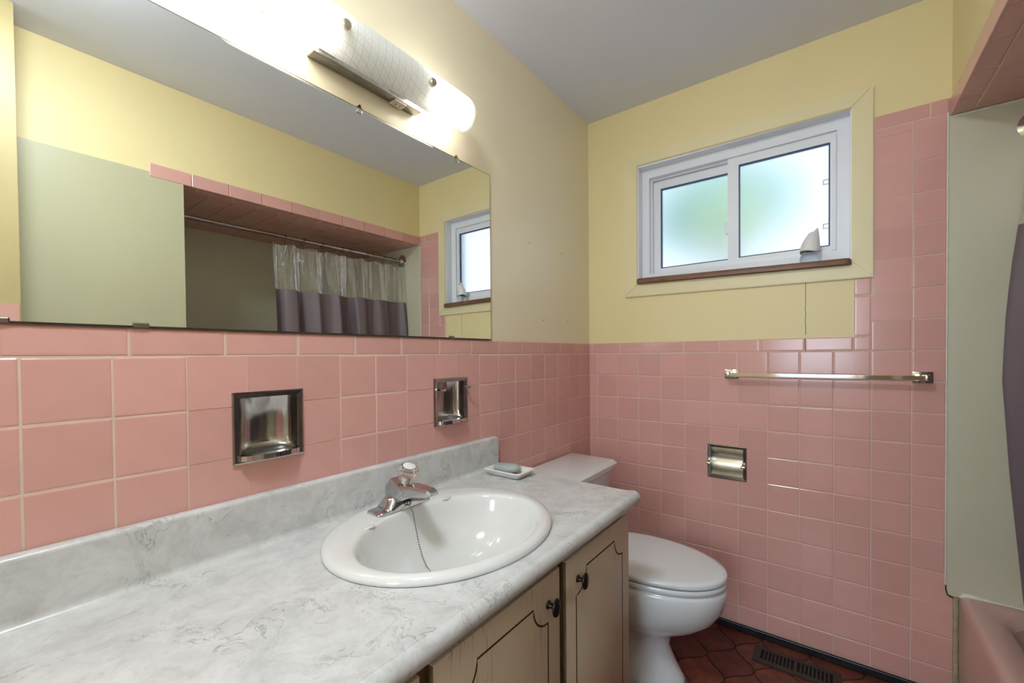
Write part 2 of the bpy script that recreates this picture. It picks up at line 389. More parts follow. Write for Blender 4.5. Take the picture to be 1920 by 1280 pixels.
# hall beyond the doorway, behind the camera
struct(slab(B(), 1, -.6, 2.4, 0, H, -4.32, -4.25, [(.35, 1.45, .95, 2.15)]).build('wall_hall_end', 'hall'))
struct(B().box(-.7, -.6, -4.3, YF - .1, 0, H).build('wall_hall_left', 'hall'))
struct(B().box(2.4, 2.5, -4.3, YF - .1, 0, H).build('wall_hall_right', 'hall'))
struct(B().box(-.6, 2.4, -4.3, YF - .1, -.1, 0).build('floor_hall', 'hall'))
struct(B().box(-.6, 2.4, -4.3, YF - .1, H, H + .1).build('ceiling_hall', 'hall'))
struct(B().box(-.6, -.14, YF - .1, YF, 0, H).box(NIBX + .25, 2.4, YF - .1, YF, 0, H).build('wall_hall_front', 'hall'))

# --- left wall tiles
TB = -.0035
slab(B(), 0, YF, .004, .0, ZT - .003, -PW - .001, -.0013, [inset(SOAP, .012), inset(TUMB, .012)]).build('grout', 'grout', wl)
y_first = -0.1133
ys = [0.0] + [y_first - U * i for i in range(20)]
for i in range(len(ys) - 1):
    nr = 11 if ys[i + 1] > -.80 else 3
    for k in range(nr):
        v1 = Z0 - U * k; v0 = max(Z0 - U * (k + 1), 0.03)
        tile('tile', 0, ys[i + 1], ys[i], v0, v1, TB, 0, 'pink', wl, (SOAP, TUMB))
bj = [0.0] + [-.7662 + .1537 * k for k in range(4, -10, -1) if -.7662 + .1537 * k < -.01]
bj = [q for q in bj if q > -2.35]
for i in range(len(bj) - 1): tile('edge_tile', 0, bj[i + 1], bj[i], Z0, ZT, TB, 0, 'pink', wl, bev=.003)
for y, z in ((-.5471, 1.6729), (-.2805, 1.6769), (-.4436, 1.3512), (-.2293, 1.3563)):
    B().lathe([(.0, -.004), (.0022, -.002), (.0022, .002), (.001, .003)], (-PW, y, z), (1, 0, 0), 8).build('nail', 'dark_chrome', wl, (-PW, y, z))

# --- back wall tiles (step up beside the window)
XE = 1.3345; XC = 1.1410
b = slab(B(), 1, -.003, XE + .002, 0, ZT - .003, .0013, PW + .001, [inset(TPH, .012)])
slab(b, 1, 1.0895, XC, ZT - .003, 1.472, .0013, PW + .001); slab(b, 1, XC, XE + .002, ZT - .003, 2.048, .0013, PW + .001); slab(b, 1, XE, 1.358, 0, .362, .0013, PW + .001)
b.build('grout', 'grout', wb)
xs = [0.0] + [0.0439 + U * i for i in range(12)] + [XE]
for i in range(len(xs) - 1):
    for k in range(11):
        v1 = Z0 - U * k; v0 = max(Z0 - U * (k + 1), 0.03); x1 = xs[i + 1]
        if i == len(xs) - 2 and v1 < .40: x1 = 1.357
        hl_ = (TPH,)
        if i == len(xs) - 2 and v0 < .36 < v1: x1 = 1.357; hl_ = ((XE, 1.4, .364, .6),)
        tile('tile', 1, xs[i], x1, v0, v1, -TB, 0, 'pink', wb, hl_)
for i in (11, 12):
    for k in range(8):
        tile('tile', 1, xs[i], xs[i + 1], Z0 + U * k, min(Z0 + U * (k + 1), 1.9985), -TB, 0, 'pink', wb, ((.19, 1.147, 1.4, 2.3),))
bx = [0.0, .0128, .1660, .3180, .4763, .6290, .7826, .9369, 1.0889, XC]
for i in range(len(bx) - 1): tile('edge_tile', 1, bx[i], bx[i + 1], Z0, ZT, -TB, 0, 'pink', wb, bev=.003)
tile('edge_tile', 1, 1.0889, XC, ZT, 1.407, -TB, 0, 'pink', wb, bev=.003)
tile('edge_tile', 1, 1.0889, XC, 1.407, 1.473, -TB, 0, 'pink', wb, bev=.003)
tile('edge_tile', 1, 1.1465, 1.293, 1.9985, 2.050, -TB, 0, 'pink', wb, bev=.003)
tile('edge_tile', 1, 1.293, 1.3405, 1.9985, 2.050, -TB, 0, 'pink', wb, bev=.003)
# hairline crack below the window
pts = [(.9394 + random.uniform(-.0022, .0022), 1.472 - .0205 * i) for i in range(11)]
w_ = .0008
mesh('crack', [P3(1, u + s * w_, v, PW - .0004) for u, v in pts for s in (-1, 1)], [(2 * i, 2 * i + 1, 2 * i + 3, 2 * i + 2) for i in range(len(pts) - 1)], 'gap', wb)
pts = [(.9394 + random.uniform(-.0018, .0018), 1.252 - .017 * i) for i in range(4)]
mesh('crack', [P3(1, u + s * w_, v, -.0006) for u, v in pts for s in (-1, 1)], [(2 * i, 2 * i + 1, 2 * i + 3, 2 * i + 2) for i in range(len(pts) - 1)], 'gap', wb)
# surround panel on the back wall and its caulked edges
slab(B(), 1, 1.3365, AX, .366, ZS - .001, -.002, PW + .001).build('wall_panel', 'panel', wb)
B().tube([(1.3355, -.002, .40 + .1 * i) for i in range(17)], .0028, 6).build('caulk_bead', 'caulk', wb)
B().tube([(1.336, -.0025, .42), (1.336, -.003, .385), (1.339, -.0035, .37), (1.346, -.004, .364), (1.355, -.004, .360), (1.360, -.004, .345)], [.0012, .002, .0022, .0026, .002, .0012], 6).build('crack', 'gap', wb)
B().tube([(1.36, -.003, .012 + .039 * i) for i in range(10)], [.0075] + [.0068 + .0012 * (i % 2) for i in range(9)], 8).build('caulk_bead', 'old_caulk', wb)
B().tube([(1.345, -.002, ZS - .004), (1.6, -.002, ZS - .004), (AX, -.002, ZS - .004)], .004, 6).build('caulk_bead', 'caulk', wb)

# --- right wall: edge tiles along the alcove header, tiled soffit
hj = [0.0, -.1490, -.3015, -.4527, -.6010, -.7482, -.8989, -1.0520, -1.2017, -1.3534, -1.5057]
for i in range(len(hj) - 1): tile('edge_tile', 0, hj[i + 1], hj[i], ZS - .002, 2.045, W + .0022, W - .004, 'pink', wr, bev=.002)
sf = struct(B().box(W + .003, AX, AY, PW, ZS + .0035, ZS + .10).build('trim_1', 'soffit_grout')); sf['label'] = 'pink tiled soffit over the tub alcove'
for i in range(len(hj) - 1):
    if hj[i] > AY: tile('edge_tile', 2, W - .002, W + .052, max(hj[i + 1] + .03, AY), hj[i] + (.03 if i else -.002), ZS + .0036, ZS - .001, 'pink', sf, bev=.004)
for i in range(7):
    for j in range(13):
        tile('tile', 2, W + .052 + U * i, min(W + .052 + U * (i + 1), AX), max(-.054 - U * j, AY), -.054 - U * j + U if j else -.002, ZS + .0036, ZS, 'pink', sf)

# --- floor: curved lantern tiles
fl = struct(B().box(-.14, AX + .1, YF - .1, .1, -.1, -.003).build('floor', 'floor_grout'))
PX_, PY_ = .165, .22
def ogee(cx, cy):
    out = []
    n = 8
    def side(t): return (.5 - .5 * math.cos(PI * t))       # S-shaped run from tip to waist
    q = [(PX_ / 2 * side(i / n), PY_ / 2 * (1 - i / n)) for i in range(n)]
    quad = [(x, y) for x, y in q] + [(PX_ / 2, 0)]
    right = quad + [(x, -y) for x, y in reversed(quad[:-1])]
    pts = right + [(-x, y) for x, y in reversed(right[1:-1])]
    k = .965
    return [(x * k, y * k) for x, y in pts]
poly = ogee(0, 0)
me = None
for r in range(-2, 32):
    for c in range(0, 12):
        cx = c * PX_ + (PX_ / 2 if r % 2 else 0) + .05; cy = -.02 - r * PY_ / 2
        if not (.0 < cx < 1.5 and YF < cy < .12): continue
        if cx < .5 and cy < -.86: continue
        if cy < -1.6: continue
        if me is None:
            o = B().loft([[(x, y, -.004) for x, y in poly], [(x, y, -.0012) for x, y in poly], [(x * .965, y * .965, 0) for x, y in poly]], caps=(False, True)).build('floor_tile', 'floor_tile', fl, (0, 0, 0)); me = o.data
            o.location = (cx, cy, 0)
        else:
            o = bpy.data.objects.new('floor_tile', me); link(o, fl, (cx, cy, 0))
        o.rotation_euler.z = random.uniform(-.02, .02)
bb = struct(B().bbox(0.0, 1.362, -.0125, 0, 0, .030, .004).build('baseboard_back', 'black', None, (0, 0, 0)))

# ================================================================== WINDOW
wn = empty('window_1', (.67, .06, 1.54), kind='structure'); wn['label'] = 'white vinyl sliding window with frosted panes and yellow casing'
o4 = [(.198, 1.478), (1.1445, 1.470), (1.1435, 2.161), (.199, 2.168)]; i4 = [(.262, 1.536), (1.0815, 1.532), (1.0815, 2.1035), (.262, 2.111)]
for k in range(4):
    a, c = o4[k], o4[(k + 1) % 4]; d, e = i4[(k + 1) % 4], i4[k]
    bq = B().prism([a, c, d, e], 1, -.009, PW + .002)
    o = bq.build('casing_board', 'casing', wn)
    bm = bmesh.new(); bm.from_mesh(o.data); bmesh.ops.bevel(bm, geom=[x for x in bm.edges if all(abs(v.co.y + .06 + .009) < 1e-5 for v in x.verts)], offset=.003, segments=2, affect='EDGES'); bm.to_mesh(o.data); bm.free()
# jamb liner and vinyl frame
slab(B(), 1, .255, 1.088, 1.53, 2.114, .002, .155, [(.266, 1.0775, 1.54, 2.103)]).build('jamb_liner', 'white_vinyl', wn)
b = slab(B(), 1, .266, 1.0775, 1.55, 2.103, .055, .15, [(.300, 1.038, 1.590, 2.062)]); b.build('frame', 'white_vinyl', wn)
slab(B(), 1, .300, 1.038, 1.590, 2.062, .085, .092, [(.307, 1.031, 1.597, 2.055)]).build('track', 'white_vinyl', wn)
def sash(x0, x1, z0, z1, gx0, gx1, gz0, gz1, y0, y1):
    s = slab(B(), 1, x0, x1, z0, z1, y0, y1, [(gx0, gx1, gz0, gz1)]).build('sash', 'white_vinyl', wn)
    g = .005
    slab(B(), 1, gx0, gx1, gz0, gz1, y0 + .004, y1 - .004, [(gx0 + g, gx1 - g, gz0 + g, gz1 - g)]).build('gasket', 'gasket', s)
    ym = (y0 + y1) / 2
    B().box(gx0 + g * .5, gx1 - g * .5, ym - .002, ym + .002, gz0 + g * .5, gz1 - g * .5).build('pane', 'frosted', s); return s
sl = sash(.3002, .690, 1.5902, 2.0618, .3405, .670, 1.622, 2.016, .105, .128)
sr = sash(.650, 1.0378, 1.5902, 2.0618, .6935, 1.017, 1.618, 2.026, .068, .090)
slab(B(), 1, 1.022, 1.036, 1.60, 2.05, .062, .068).build('stop_bead', 'white_vinyl', sr)
B().bbox(.634, .652, .088, .104, 1.735, 1.79, .004).build('latch', 'white_vinyl', sl)
for z in (1.70, 1.875): slab(B(), 1, .993, 1.013, z - .011, z + .011, .0735, .0765, [(.998, 1.014, z - .006, z + .006)]).build('clip', 'white_vinyl', sr)
# wooden stool
n = 10; poly_s = []
x0, x1, yb_, yf_ = .2625, 1.0815, .058, -.034
poly_s = [(x0, yb_), (x1, yb_), (x1, yf_ + .02)] + [(x1 - .02 + .02 * math.cos(a), yf_ + .02 - .02 * math.sin(a)) for a in (PI / 2 * k / 5 for k in range(1, 6))] + [(x0 + .02 - .02 * math.sin(a), yf_ + .02 - .02 * math.cos(a)) for a in (PI / 2 * k / 5 for k in range(6))]
tilt = lambda x: -.016 * (x - .262) / .82
rings = []
for z, d in ((1.537, .004), (1.540, .0), (1.556, .0), (1.561, .003), (1.562, .008)):
    cx, cy = (x0 + x1) / 2, (yb_ + yf_) / 2
    rings.append([(x + (-d if x > cx else d), y + (d if y < cy else 0), z + tilt(x)) for x, y in poly_s])
B().loft(rings).build('stool', 'sill', wn, smooth=40)
slab(B(), 1, .262, 1.0815, 1.516, 1.541, -.004, .06).build('apron', 'casing', wn)

# air freshener on the stool
ax_, ay_, az_ = .953, .022, 1.5485
fr = empty('air_freshener', (ax_, ay_, az_), 'small white air freshener with pointed swirl cover on window stool', 'air freshener')
b = B().lathe([(.0, 0), (.026, .001), (.033, .01), (.034, .022), (.030, .036), (.028, .040), (0, .041)], (ax_, ay_, az_), seg=24); b.build('bottle', 'gel', fr, smooth=40)
B().lathe([(0, .041), (.010, .041), (.010, .050), (.006, .053), (0, .053)], (ax_, ay_, az_), seg=14).build('wick_collar', 'gasket', fr, smooth=40)
rings = []
N_ = 28
for i in range(13):
    t = i / 12; row = []
    for k in range(N_):
        a = 2 * PI * k / N_
        top = .112 + .024 * (0.5 + 0.5 * math.cos(a - .2))
        z = .046 + .004 * math.sin(2 * a) + (top - .046) * t
        rad = .034 * (1 - .50 * t ** 1.9)
        off = .010 * t * t
        row.append((ax_ + off + rad * math.cos(a), ay_ + rad * math.sin(a) * .9, az_ + z))
    rings.append(row)
o = B().loft(rings, caps=(False, False)).build('cover', 'white_plastic', fr, smooth=60)
sm = o.modifiers.new('solid', 'SOLIDIFY'); sm.thickness = .0018; sm.offset = -1

# outside
gr = struct(B().box(-12, 14, .4, 25, -1.0, -.9).build('ground', 'ground'))
def shrub(name, c, r, n, mat, label, sz):
    root = empty(name, (c[0], c[1], -.9), label, 'shrub')
    V, Fc = [], []
    rnd = random.Random(len(name) + n)
    for _ in range(n):
        d = Vector((rnd.gauss(0, 1), rnd.gauss(0, 1), rnd.gauss(0, 1))).normalized() * (rnd.random() ** .4)
        p = Vector(c) + Vector((d.x * r[0], d.y * r[1], d.z * r[2])); e1 = Vector((rnd.gauss(0, 1), rnd.gauss(0, 1), rnd.gauss(0, 1))).normalized(); e2 = e1.orthogonal().normalized()
        k = len(V); s = sz * rnd.uniform(.6, 1.3); V += [p + e1 * s, p + e2 * s * .45, p - e1 * s, p - e2 * s * .45]; Fc.append((k, k + 1, k + 2, k + 3))
    f = mesh('foliage', V, Fc, mat, root, fix=False); f['kind'] = 'stuff'
    B().tube([(c[0], c[1], -.9), (c[0] + .03, c[1], c[2] - r[2] * .4), (c[0], c[1], c[2])], [.05, .035, .01], 8).build('stem', 'sill', root)
shrub('garden_tree', (.10, 2.6, 2.62), (.72, .45, .46), 2300, 'leaf_teal', 'green tree seen blurred through the frosted window', .07)
shrub('garden_bush', (.33, 1.9, 2.30), (.30, .25, .26), 900, 'leaf_yellow', 'yellow-green bush blurred behind the window mullion', .05)

# ================================================================== MIRROR
MX = .0035
mr = empty('wall_mirror', (0, -1.6, 1.2575), 'wide frameless wall mirror above the pink tile and counter', 'mirror')
B().box(-PW, MX, -2.42, -.8155, 1.2575, 1.868).build('glass', 'mirror', mr)
B().box(-PW, MX + .0006, -2.42, -.8145, 1.2548, 1.2578).build('bottom_edge', 'gap', mr)
B().box(-PW, MX + .0002, -.8158, -.8145, 1.2548, 1.868).build('side_edge', 'dark_chrome', mr)
B().box(-PW, MX + .0002, -2.42, -.8145, 1.8675, 1.8692).build('top_edge', 'dark_chrome', mr)
for y, z, s in ((-1.3604, 1.868, 1), (-.9891, 1.868, 1), (-1.8365, 1.868, 1), (-1.8256, 1.2575, -1), (-1.0213, 1.2575, -1), (-1.995, 1.2575, -1)):
    b = B(); h = .013 if s > 0 else .006; w = .008 if s > 0 else .012
    b.bbox(-PW, MX + .003, y - w, y + w, z - (h if s > 0 else .003), z + (.004 if s > 0 else h), .002)
    if s > 0: b.lathe([(0, 0), (.004, 0), (.004, .005), (.002, .006), (0, .006)], (-PW, y + .003, z + .009), (1, 0, 0), 10)
    b.build('clip', 'acrylic' if s > 0 else 'dark_chrome', mr)

# ================================================================== VANITY LIGHT
LC = -1.336
vl = empty('vanity_light', (0, LC, 1.93), 'wall light over the mirror with etched curved glass shade', 'wall light')
B().bbox(-PW, .030, -1.5015, -1.167, 1.935, 2.02, .003).build('canopy', 'old_chrome', vl, smooth=40)
B().bbox(.002, .034, -1.5015, -1.167, 1.9315, 1.9355, .0015).build('canopy_lip', 'dark_chrome', vl, smooth=40)
ot = B().bbox(.004, .032, -1.262, -1.222, 1.926, 1.934, .002).build('outlet', 'outlet', vl)
for dy in (-.007, .007): B().box(.012, .020, -1.242 + dy - .001, -1.242 + dy + .001, 1.9255, 1.930).build('slot', 'gap', ot)
# bent glass sheet, corners rounded
def shade_pt(y, v, d=0):
    # v 0..1 from the lower to the upper edge
    t = (v - .5) * 2; return (.117 - .038 * t * t + d, y, 1.911 + .128 * v)
Y0, Y1 = LC - .322, LC + .322
rings = []
ny, nv = 48, 14
for d in (0, .003):
    for i in range(ny + 1):
        y = Y0 + (Y1 - Y0) * i / ny
        e = min(y - Y0, Y1 - y); R_ = .02
        cut = 0
        if e < R_: cut = (R_ - math.sqrt(max(0, R_ * R_ - (R_ - e) ** 2))) / .133
        rings.append([shade_pt(y, cut + (1 - 2 * cut) * k / nv if cut else k / nv, d) for k in range(nv + 1)])
V = [p for r in rings[:ny + 1] for p in r]; n = nv + 1
Fc = [(i * n + k, i * n + k + 1, (i + 1) * n + k + 1, (i + 1) * n + k) for i in range(ny) for k in range(nv)]
sh = mesh('shade', V, Fc, 'shade', vl, smooth=60)
so = sh.modifiers.new('solid', 'SOLIDIFY'); so.thickness = .003
for y in (-1.4705, -1.2035):
    k = B().lathe([(0, .0), (.010, .0), (.0115, .003), (.0115, .010), (.009, .013), (0, .0135)], (.1165, y, 1.970), (1, 0, 0), 16).build('knob', 'brushed', vl, smooth=40)
    B().tube([(.02, y, 1.97), (.118, y, 1.97)], .0035, 8).build('rod', 'brushed', k)
for y in (-1.565, -1.107):
    s = 1 if y < LC else -1
    so_ = B().lathe([(0, 0), (.017, 0), (.019, .02), (.017, .05), (0, .051)], (.074, y + s * .13, 1.972), (0, -s, 0), 14).build('socket', 'bulb_base', vl, smooth=40)
    B().lathe([(0, -.055), (.009, -.053), (.0135, -.045), (.0145, -.035), (.0145, .095), (.012, .105), (.011, .12), (0, .12)], (.074, y - s * .02, 1.972), (0, s, 0), 18).build('bulb', 'bulb', vl, smooth=60)
    B().box(.0, .05, y + s * .115 - .01, y + s * .115 + .01, 1.966, 1.978).build('bracket', 'old_chrome', vl)

# ================================================================== CHROME WALL FITTINGS
def recess_fit(name, ax, hole, sgn, label, cat, mat_f, mat_r, deep=.042, bw=.0135):
    u0, u1, v0, v1 = hole
    root = empty(name, P3(ax, (u0 + u1) / 2, v0, 0), label, cat)
    fo, fi = .005 * sgn, .0015 * sgn
    # flat frame with raised outer lip
    outer = [(u0, v0), (u1, v0), (u1, v1), (u0, v1)]; ins = lambda d: [(u0 + d, v0 + d), (u1 - d, v0 + d), (u1 - d, v1 - d), (u0 + d, v1 - d)]
    rings = [[P3(ax, u, v, w) for u, v in q] for q, w in ((outer, -.001 * sgn), (outer, fo), (ins(.003), fo * 1.15), (ins(bw - .001), fo * .9), (ins(bw), fi), (ins(bw), -.004 * sgn))]
    B().loft(rings, caps=(False, False)).build('frame', mat_f, root)
    return root
# soap niche and tumbler niche on the left wall
def niche(hole, name, label, cat, prongs):
    u0, u1, v0, v1 = hole; root = recess_fit(name, 0, hole, 1, label, cat, 'old_chrome', 'old_chrome')
    a, c, d, e = u0 + .0132, u1 - .0132, v0 + .0132, v1 - .0132; cu = (a + c) / 2
    # half-round back with a dished floor
    n = 20; rings = []
    def sect(z, k):
        return [(-.0035 - .046 * math.sin(PI * i / n) ** .75 * k + .002, cu - math.cos(PI * i / n) * (c - a) / 2, z) for i in range(n + 1)]
    for z, k in ((e, .9), (e - .006, 1), (d + .03, 1), (d + .016, .93), (d + .008, .75), (d + .003, .4), (d + .001, .1)): rings.append(sect(z, k))
    B().loft(rings, closed=False, caps=(False, False)).build('recess', 'old_chrome', root, smooth=40)
    # projecting lip
    m = 14; pr = [(cu + (c - a) / 2 * 1.02 * -math.cos(PI * i / m), .003 + .026 * math.sin(PI * i / m) ** .6) for i in range(m + 1)]
    pr = [(u0 + .012, -.004)] + pr + [(u1 - .012, -.004)]
    B().loft([[(x, y, z) for y, x in pr] for z in (d - .006, d + .0035)]).loft([[(x, y, z) for y, x in pr] for z in (d + .0035, d + .005)]).build('lip', 'chrome', root, smooth=40)
    if prongs:
        for y in (u0 + .022, u1 - .008):
            B().tube([(-.0, y, v1 - .035), (.012, y, v1 - .037), (.022, y - .004, v1 - .038), (.036, y - .004, v1 - .036)], [.006, .006, .005, .0045], 10).build('prong', 'chrome', root, smooth=60)
    return root
niche(SOAP, 'soap_niche', 'square recessed chrome soap niche above bare counter, without prongs', 'soap niche', False)
niche(TUMB, 'tumbler_niche', 'recessed chrome toothbrush niche with two prongs above the tap', 'tumbler niche', True)
# toilet paper holder on the back wall
u0, u1, v0, v1 = TPH
tp = recess_fit('toilet_paper_holder', 1, TPH, -1, 'empty recessed metal toilet paper holder in the pink back wall', 'paper holder', 'dark_chrome', 'brushed')
n = 20; a, c, d, e = u0 + .0132, u1 - .0132, v0 + .0132, v1 - .0132
prof = [(.002, e), (.030, e - .002), (.044, e - .022), (.052, e - .045), (.052, e - .062), (.046, e - .080), (.034, e - .098), (.018, e - .112), (.002, d)]
b = B().loft([[(x, y, z) for y, z in prof] for x in (a, c)], closed=False, caps=(False, False)); b.build('recess', 'brushed', tp, smooth=30)
for x in (a, c): B().loft([[(x + q, y, z) for y, z in prof] for q in (-.001, .001)]).build('side', 'dark_chrome', tp)
for x, s in ((u0 + .008, 1), (u1 - .008, -1)):
    B().bbox(x - .006, x + .006, -.024, -.003, .712, .730, .002).tube([(x, -.022, .722), (x, -.034, .716)], .0065, 10).lathe([(0, -.008), (.006, -.007), (.0075, 0), (.006, .009), (0, .010)], (x, -.036, .715), (s, 0, 0), 12).build('arm', 'brushed', tp, smooth=40)
# towel bar
tb = empty('towel_bar', (.97, 0, 1.107), 'chrome towel bar with square brackets on the pink back wall', 'towel bar')
for x0, x1, s in ((.650, .704, 1), (1.248, 1.3025, -1)):
    p = B().bbox(x0, x1, -.009, 0, 1.087, 1.127, .0025).bbox(x0 + .004, x1 - .004, -.012, -.008, 1.091, 1.123, .002).build('bracket', 'chrome', tb, smooth=40)
    xm = x0 + .020 if s > 0 else x1 - .020
    B().bbox(xm - .008, xm + .008, -.062, -.008, 1.096, 1.118, .003).build('arm', 'chrome', p, smooth=40)
B().bbox(.668, 1.284, -.060, -.052, 1.0985, 1.1145, .0012).build('bar', 'chrome', tb)

# ================================================================== VANITY
CZ = .781; CY = -.80; CYN = -2.40
SC = (.277, -1.322); SI = (.313, -1.3255)
vn = empty('vanity_cabinet', (.26, -1.6, 0), 'antiqued cream vanity cabinet with dark knobs under the counter', 'cabinet')
slab(B(), 1, .004, .513, .09, .735, -.826, -.806).box(.004, .02, CYN, -.826, .09, .735).box(.02, .51, CYN, -.826, .09, .11).box(.004, .513, CYN, CYN + .02, .09, .735).box(.04, .455, CYN, -.83, 0, .09).build('carcass', 'cabinet', vn)
fb = slab(B(), 0, CYN, -.806, .09, .737, .495, .515, [(-1.17, -.84, .12, .70), (-1.58, -1.23, .12, .70), (-2.0, -1.64, .12, .70)])
fb.build('face_frame', 'stile', vn)
def door(y0, y1, ky):
    z0, z1 = .105, .716
    dr = B().bbox(.5155, .533, y0, y1, z0, z1, .002).build('door', 'cabinet', vn, smooth=40)
    a, c = y0 + .048, y1 - .052; zt = .667; zb = z0 + .06; r = .054
    path = [(a, zb + r)] + [(a, zt - r)] 
    def arc(cx, cz, t0, t1): return [(cx + r * math.cos(t0 + (t1 - t0) * k / 8), cz + r * math.sin(t0 + (t1 - t0) * k / 8)) for k in range(9)]
    path = arc(a, zt, -PI / 2, 0) + arc(c, zt, PI, 1.5 * PI) + [(c + .002, zt - r - .001)] + arc(c, zb, PI / 2, PI) + arc(a, zb, 0, PI / 2)
    n = len(path); w = .0022; V = []; Fc = []
    # recessed dark line following the routed panel outline
    for i, (y, z) in enumerate(path):
        p, q = Vector(path[i - 1]), Vector(path[(i + 1) % n]); t = (q - p).normalized(); nn = Vector((-t.y, t.x)) * w
        V += [(.5332, y + nn.x, z + nn.y), (.5332, y - nn.x, z - nn.y), (.5325, y + nn.x, z + nn.y), (.5325, y - nn.x, z - nn.y)]
        j = (i + 1) % n; Fc += [(4 * i, 4 * j, 4 * j + 1, 4 * i + 1), (4 * i, 4 * i + 2, 4 * j + 2, 4 * j), (4 * i + 1, 4 * j + 1, 4 * j + 3, 4 * i + 3)]
    mesh('panel_groove', V, Fc, 'groove', dr)
    B().box(.5157, .5326, y0 - .0007, y0 + .0002, z0 + .002, z1 - .002).build('edge_band', 'stile', dr)
    kz = .652
    b = B().lathe([(0, 0), (.010, 0), (.008, .003), (.0055, .006), (.005, .018), (.0, .019)], (.5325, ky, kz), (1, 0, 0), 14)
    rings = []
    for h, k in ((.016, .3), (.0175, .8), (.0205, 1.0), (.0235, .92), (.0255, .6), (.0262, .1)): rings.append([(.5325 + h, ky + .0155 * k * math.cos(t), kz + .0205 * k * math.sin(t)) for t in (2 * PI * q / 18 for q in range(18))])
    b.loft(rings); b.build('knob', 'knob', dr, (.533, ky, kz), 40)
    return dr
door(-1.185, -.8065, -1.128)['label'] = 'narrow cream door at the toilet end'
door(-1.596, -1.214, -1.262)['label'] = 'cream door with worn groove below the sink'
door(-2.02, -1.622, -1.97)

# counter with integral backsplash: one swept profile, hole cut for the sink
def arc_(cx, cz, r, a0, a1, n=6): return [(cx + r * math.cos(a0 + (a1 - a0) * k / n), cz + r * math.sin(a0 + (a1 - a0) * k / n)) for k in range(n + 1)]
prof = [(.001, .738), (.001, .893)] + arc_(.012, .884, .0095, PI / 2, 0, 5) + arc_(.0375, CZ + .016, .016, PI, 1.5 * PI, 6) + [(.10, CZ), (.30, CZ), (.50, CZ), (.530, CZ + .0005), (.540, CZ + .003), (.549, CZ + .0042)] + arc_(.5485, CZ - .0155, .0195, PI / 2, -PI / 2 + .2, 9) + [(.545, .742), (.535, .738)]
def prof_at(y):
    e = y - (CY - .012)
    if e <= 0: return [(x, y, z) for x, z in prof]
    k = 1 - math.sqrt(max(0, 1 - (e / .012) ** 2))
    return [(x, y, min(z, .893 - .011 * k) if z > .86 else z) for x, z in prof]
yy = [CYN, -2.0, -1.6, -1.2] + [CY - .012 + .0118 * k / 5 for k in range(6)]
ct = B().loft([prof_at(y) for y in yy]).build('counter', 'laminate', None, (.28, -1.5, .738), 40)
tag(ct, 'grey marbled laminate counter with backsplash along the left wall', 'counter')
cut = B().loft([[(SC[0] + .222 * math.cos(t), SC[1] + .262 * math.sin(t), z) for t in (2 * PI * k / 64 for k in range(64))] for z in (.70, .80)]).build('cutter', 'gap')
bo = ct.modifiers.new('hole', 'BOOLEAN'); bo.object = cut; bo.operation = 'DIFFERENCE'; bo.solver = 'EXACT'
dg = bpy.context.evaluated_depsgraph_get(); new = bpy.data.meshes.new_from_object(ct.evaluated_get(dg)); ct.modifiers.clear(); ct.data = new
bpy.data.objects.remove(cut); shade(ct.data, 35)

# ================================================================== SINK
sk = empty('sink', (SC[0], SC[1], CZ), 'white oval drop-in sink set into the grey counter', 'sink')
rings = []
def ell(cx, cy, a, c, z, n=72): return [(cx + a * math.cos(t), cy + c * math.sin(t), z) for t in (2 * PI * k / n for k in range(n))]
spec = [(0, .242, .282, .7815), (0, .245, .285, .783), (0, .2455, .2855, .788), (0, .243, .283, .7935), (0, .236, .276, .797), (.25, .225, .268, .7985), (.7, .197, .252, .7985), (.9, .186, .245, .7975),
        (1, .180, .240, .795), (1, .1755, .2355, .789), (1, .172, .232, .778), (1, .165, .223, .750), (1, .150, .203, .715), (1, .125, .172, .682), (1, .092, .128, .659), (1, .055, .078, .647), (1, .030, .036, .6435), (1, .022, .022, .641)]
for t, a, c, z in spec: rings.append(ell(SC[0] + (SI[0] - SC[0]) * t, SC[1] + (SI[1] - SC[1]) * t, a, c, z))
B().loft(rings, caps=(False, False)).build('basin', 'porcelain', sk, smooth=60)
B().lathe([(.012, -.012), (.018, -.004), (.0225, .001), (.026, .0025), (.027, .001), (.027, -.004)], (SI[0], SI[1], .6425), seg=24).build('drain', 'chrome', sk, smooth=40)
# two moulded soap ledges on the deck beside the tap
for y, ang in ((-1.452, .35), (-1.200, -.35)):
    B().loft([[(.158 + s * math.cos(t) * .007, y + math.sin(t) * s * .016, .7950 + h) for t in (2 * PI * k / 20 for k in range(20))] for s, h in ((1.0, 0), (.9, .002), (.6, .003), (.1, .003))]).build('soap_ledge', 'porcelain', sk, smooth=60)

# ================================================================== TAP
ZF = .798; FY = -1.322
fc = empty('tap', (.105, FY, ZF), 'chrome single-knob tap with clear acrylic knob on the sink', 'tap')
rings = []
hw = .0865
def base_h(t): return .010 + .034 * (max(0, 1 - (abs(t) / .62) ** 2.2) if abs(t) < .62 else 0)
for i in range(33):
    t = -1 + 2 * i / 32; y = FY + hw * t; h = base_h(t)
    x0, x1 = .077, .134
    e = max(0, abs(t) - .86) / .14; nar = .008 * e * e
    x0 += nar; x1 -= nar; h = h * (1 - .35 * e)
    rings.append([(x0, y, ZF), (x0, y, ZF + h * .6), (x0 + .010, y, ZF + h), (x1 - .016, y, ZF + h), (x1 - .004, y, ZF + h * .62), (x1, y, ZF + h * .25 + .001), (x1, y, ZF)])
B().loft(rings).build('base', 'tap_chrome', fc, smooth=35)
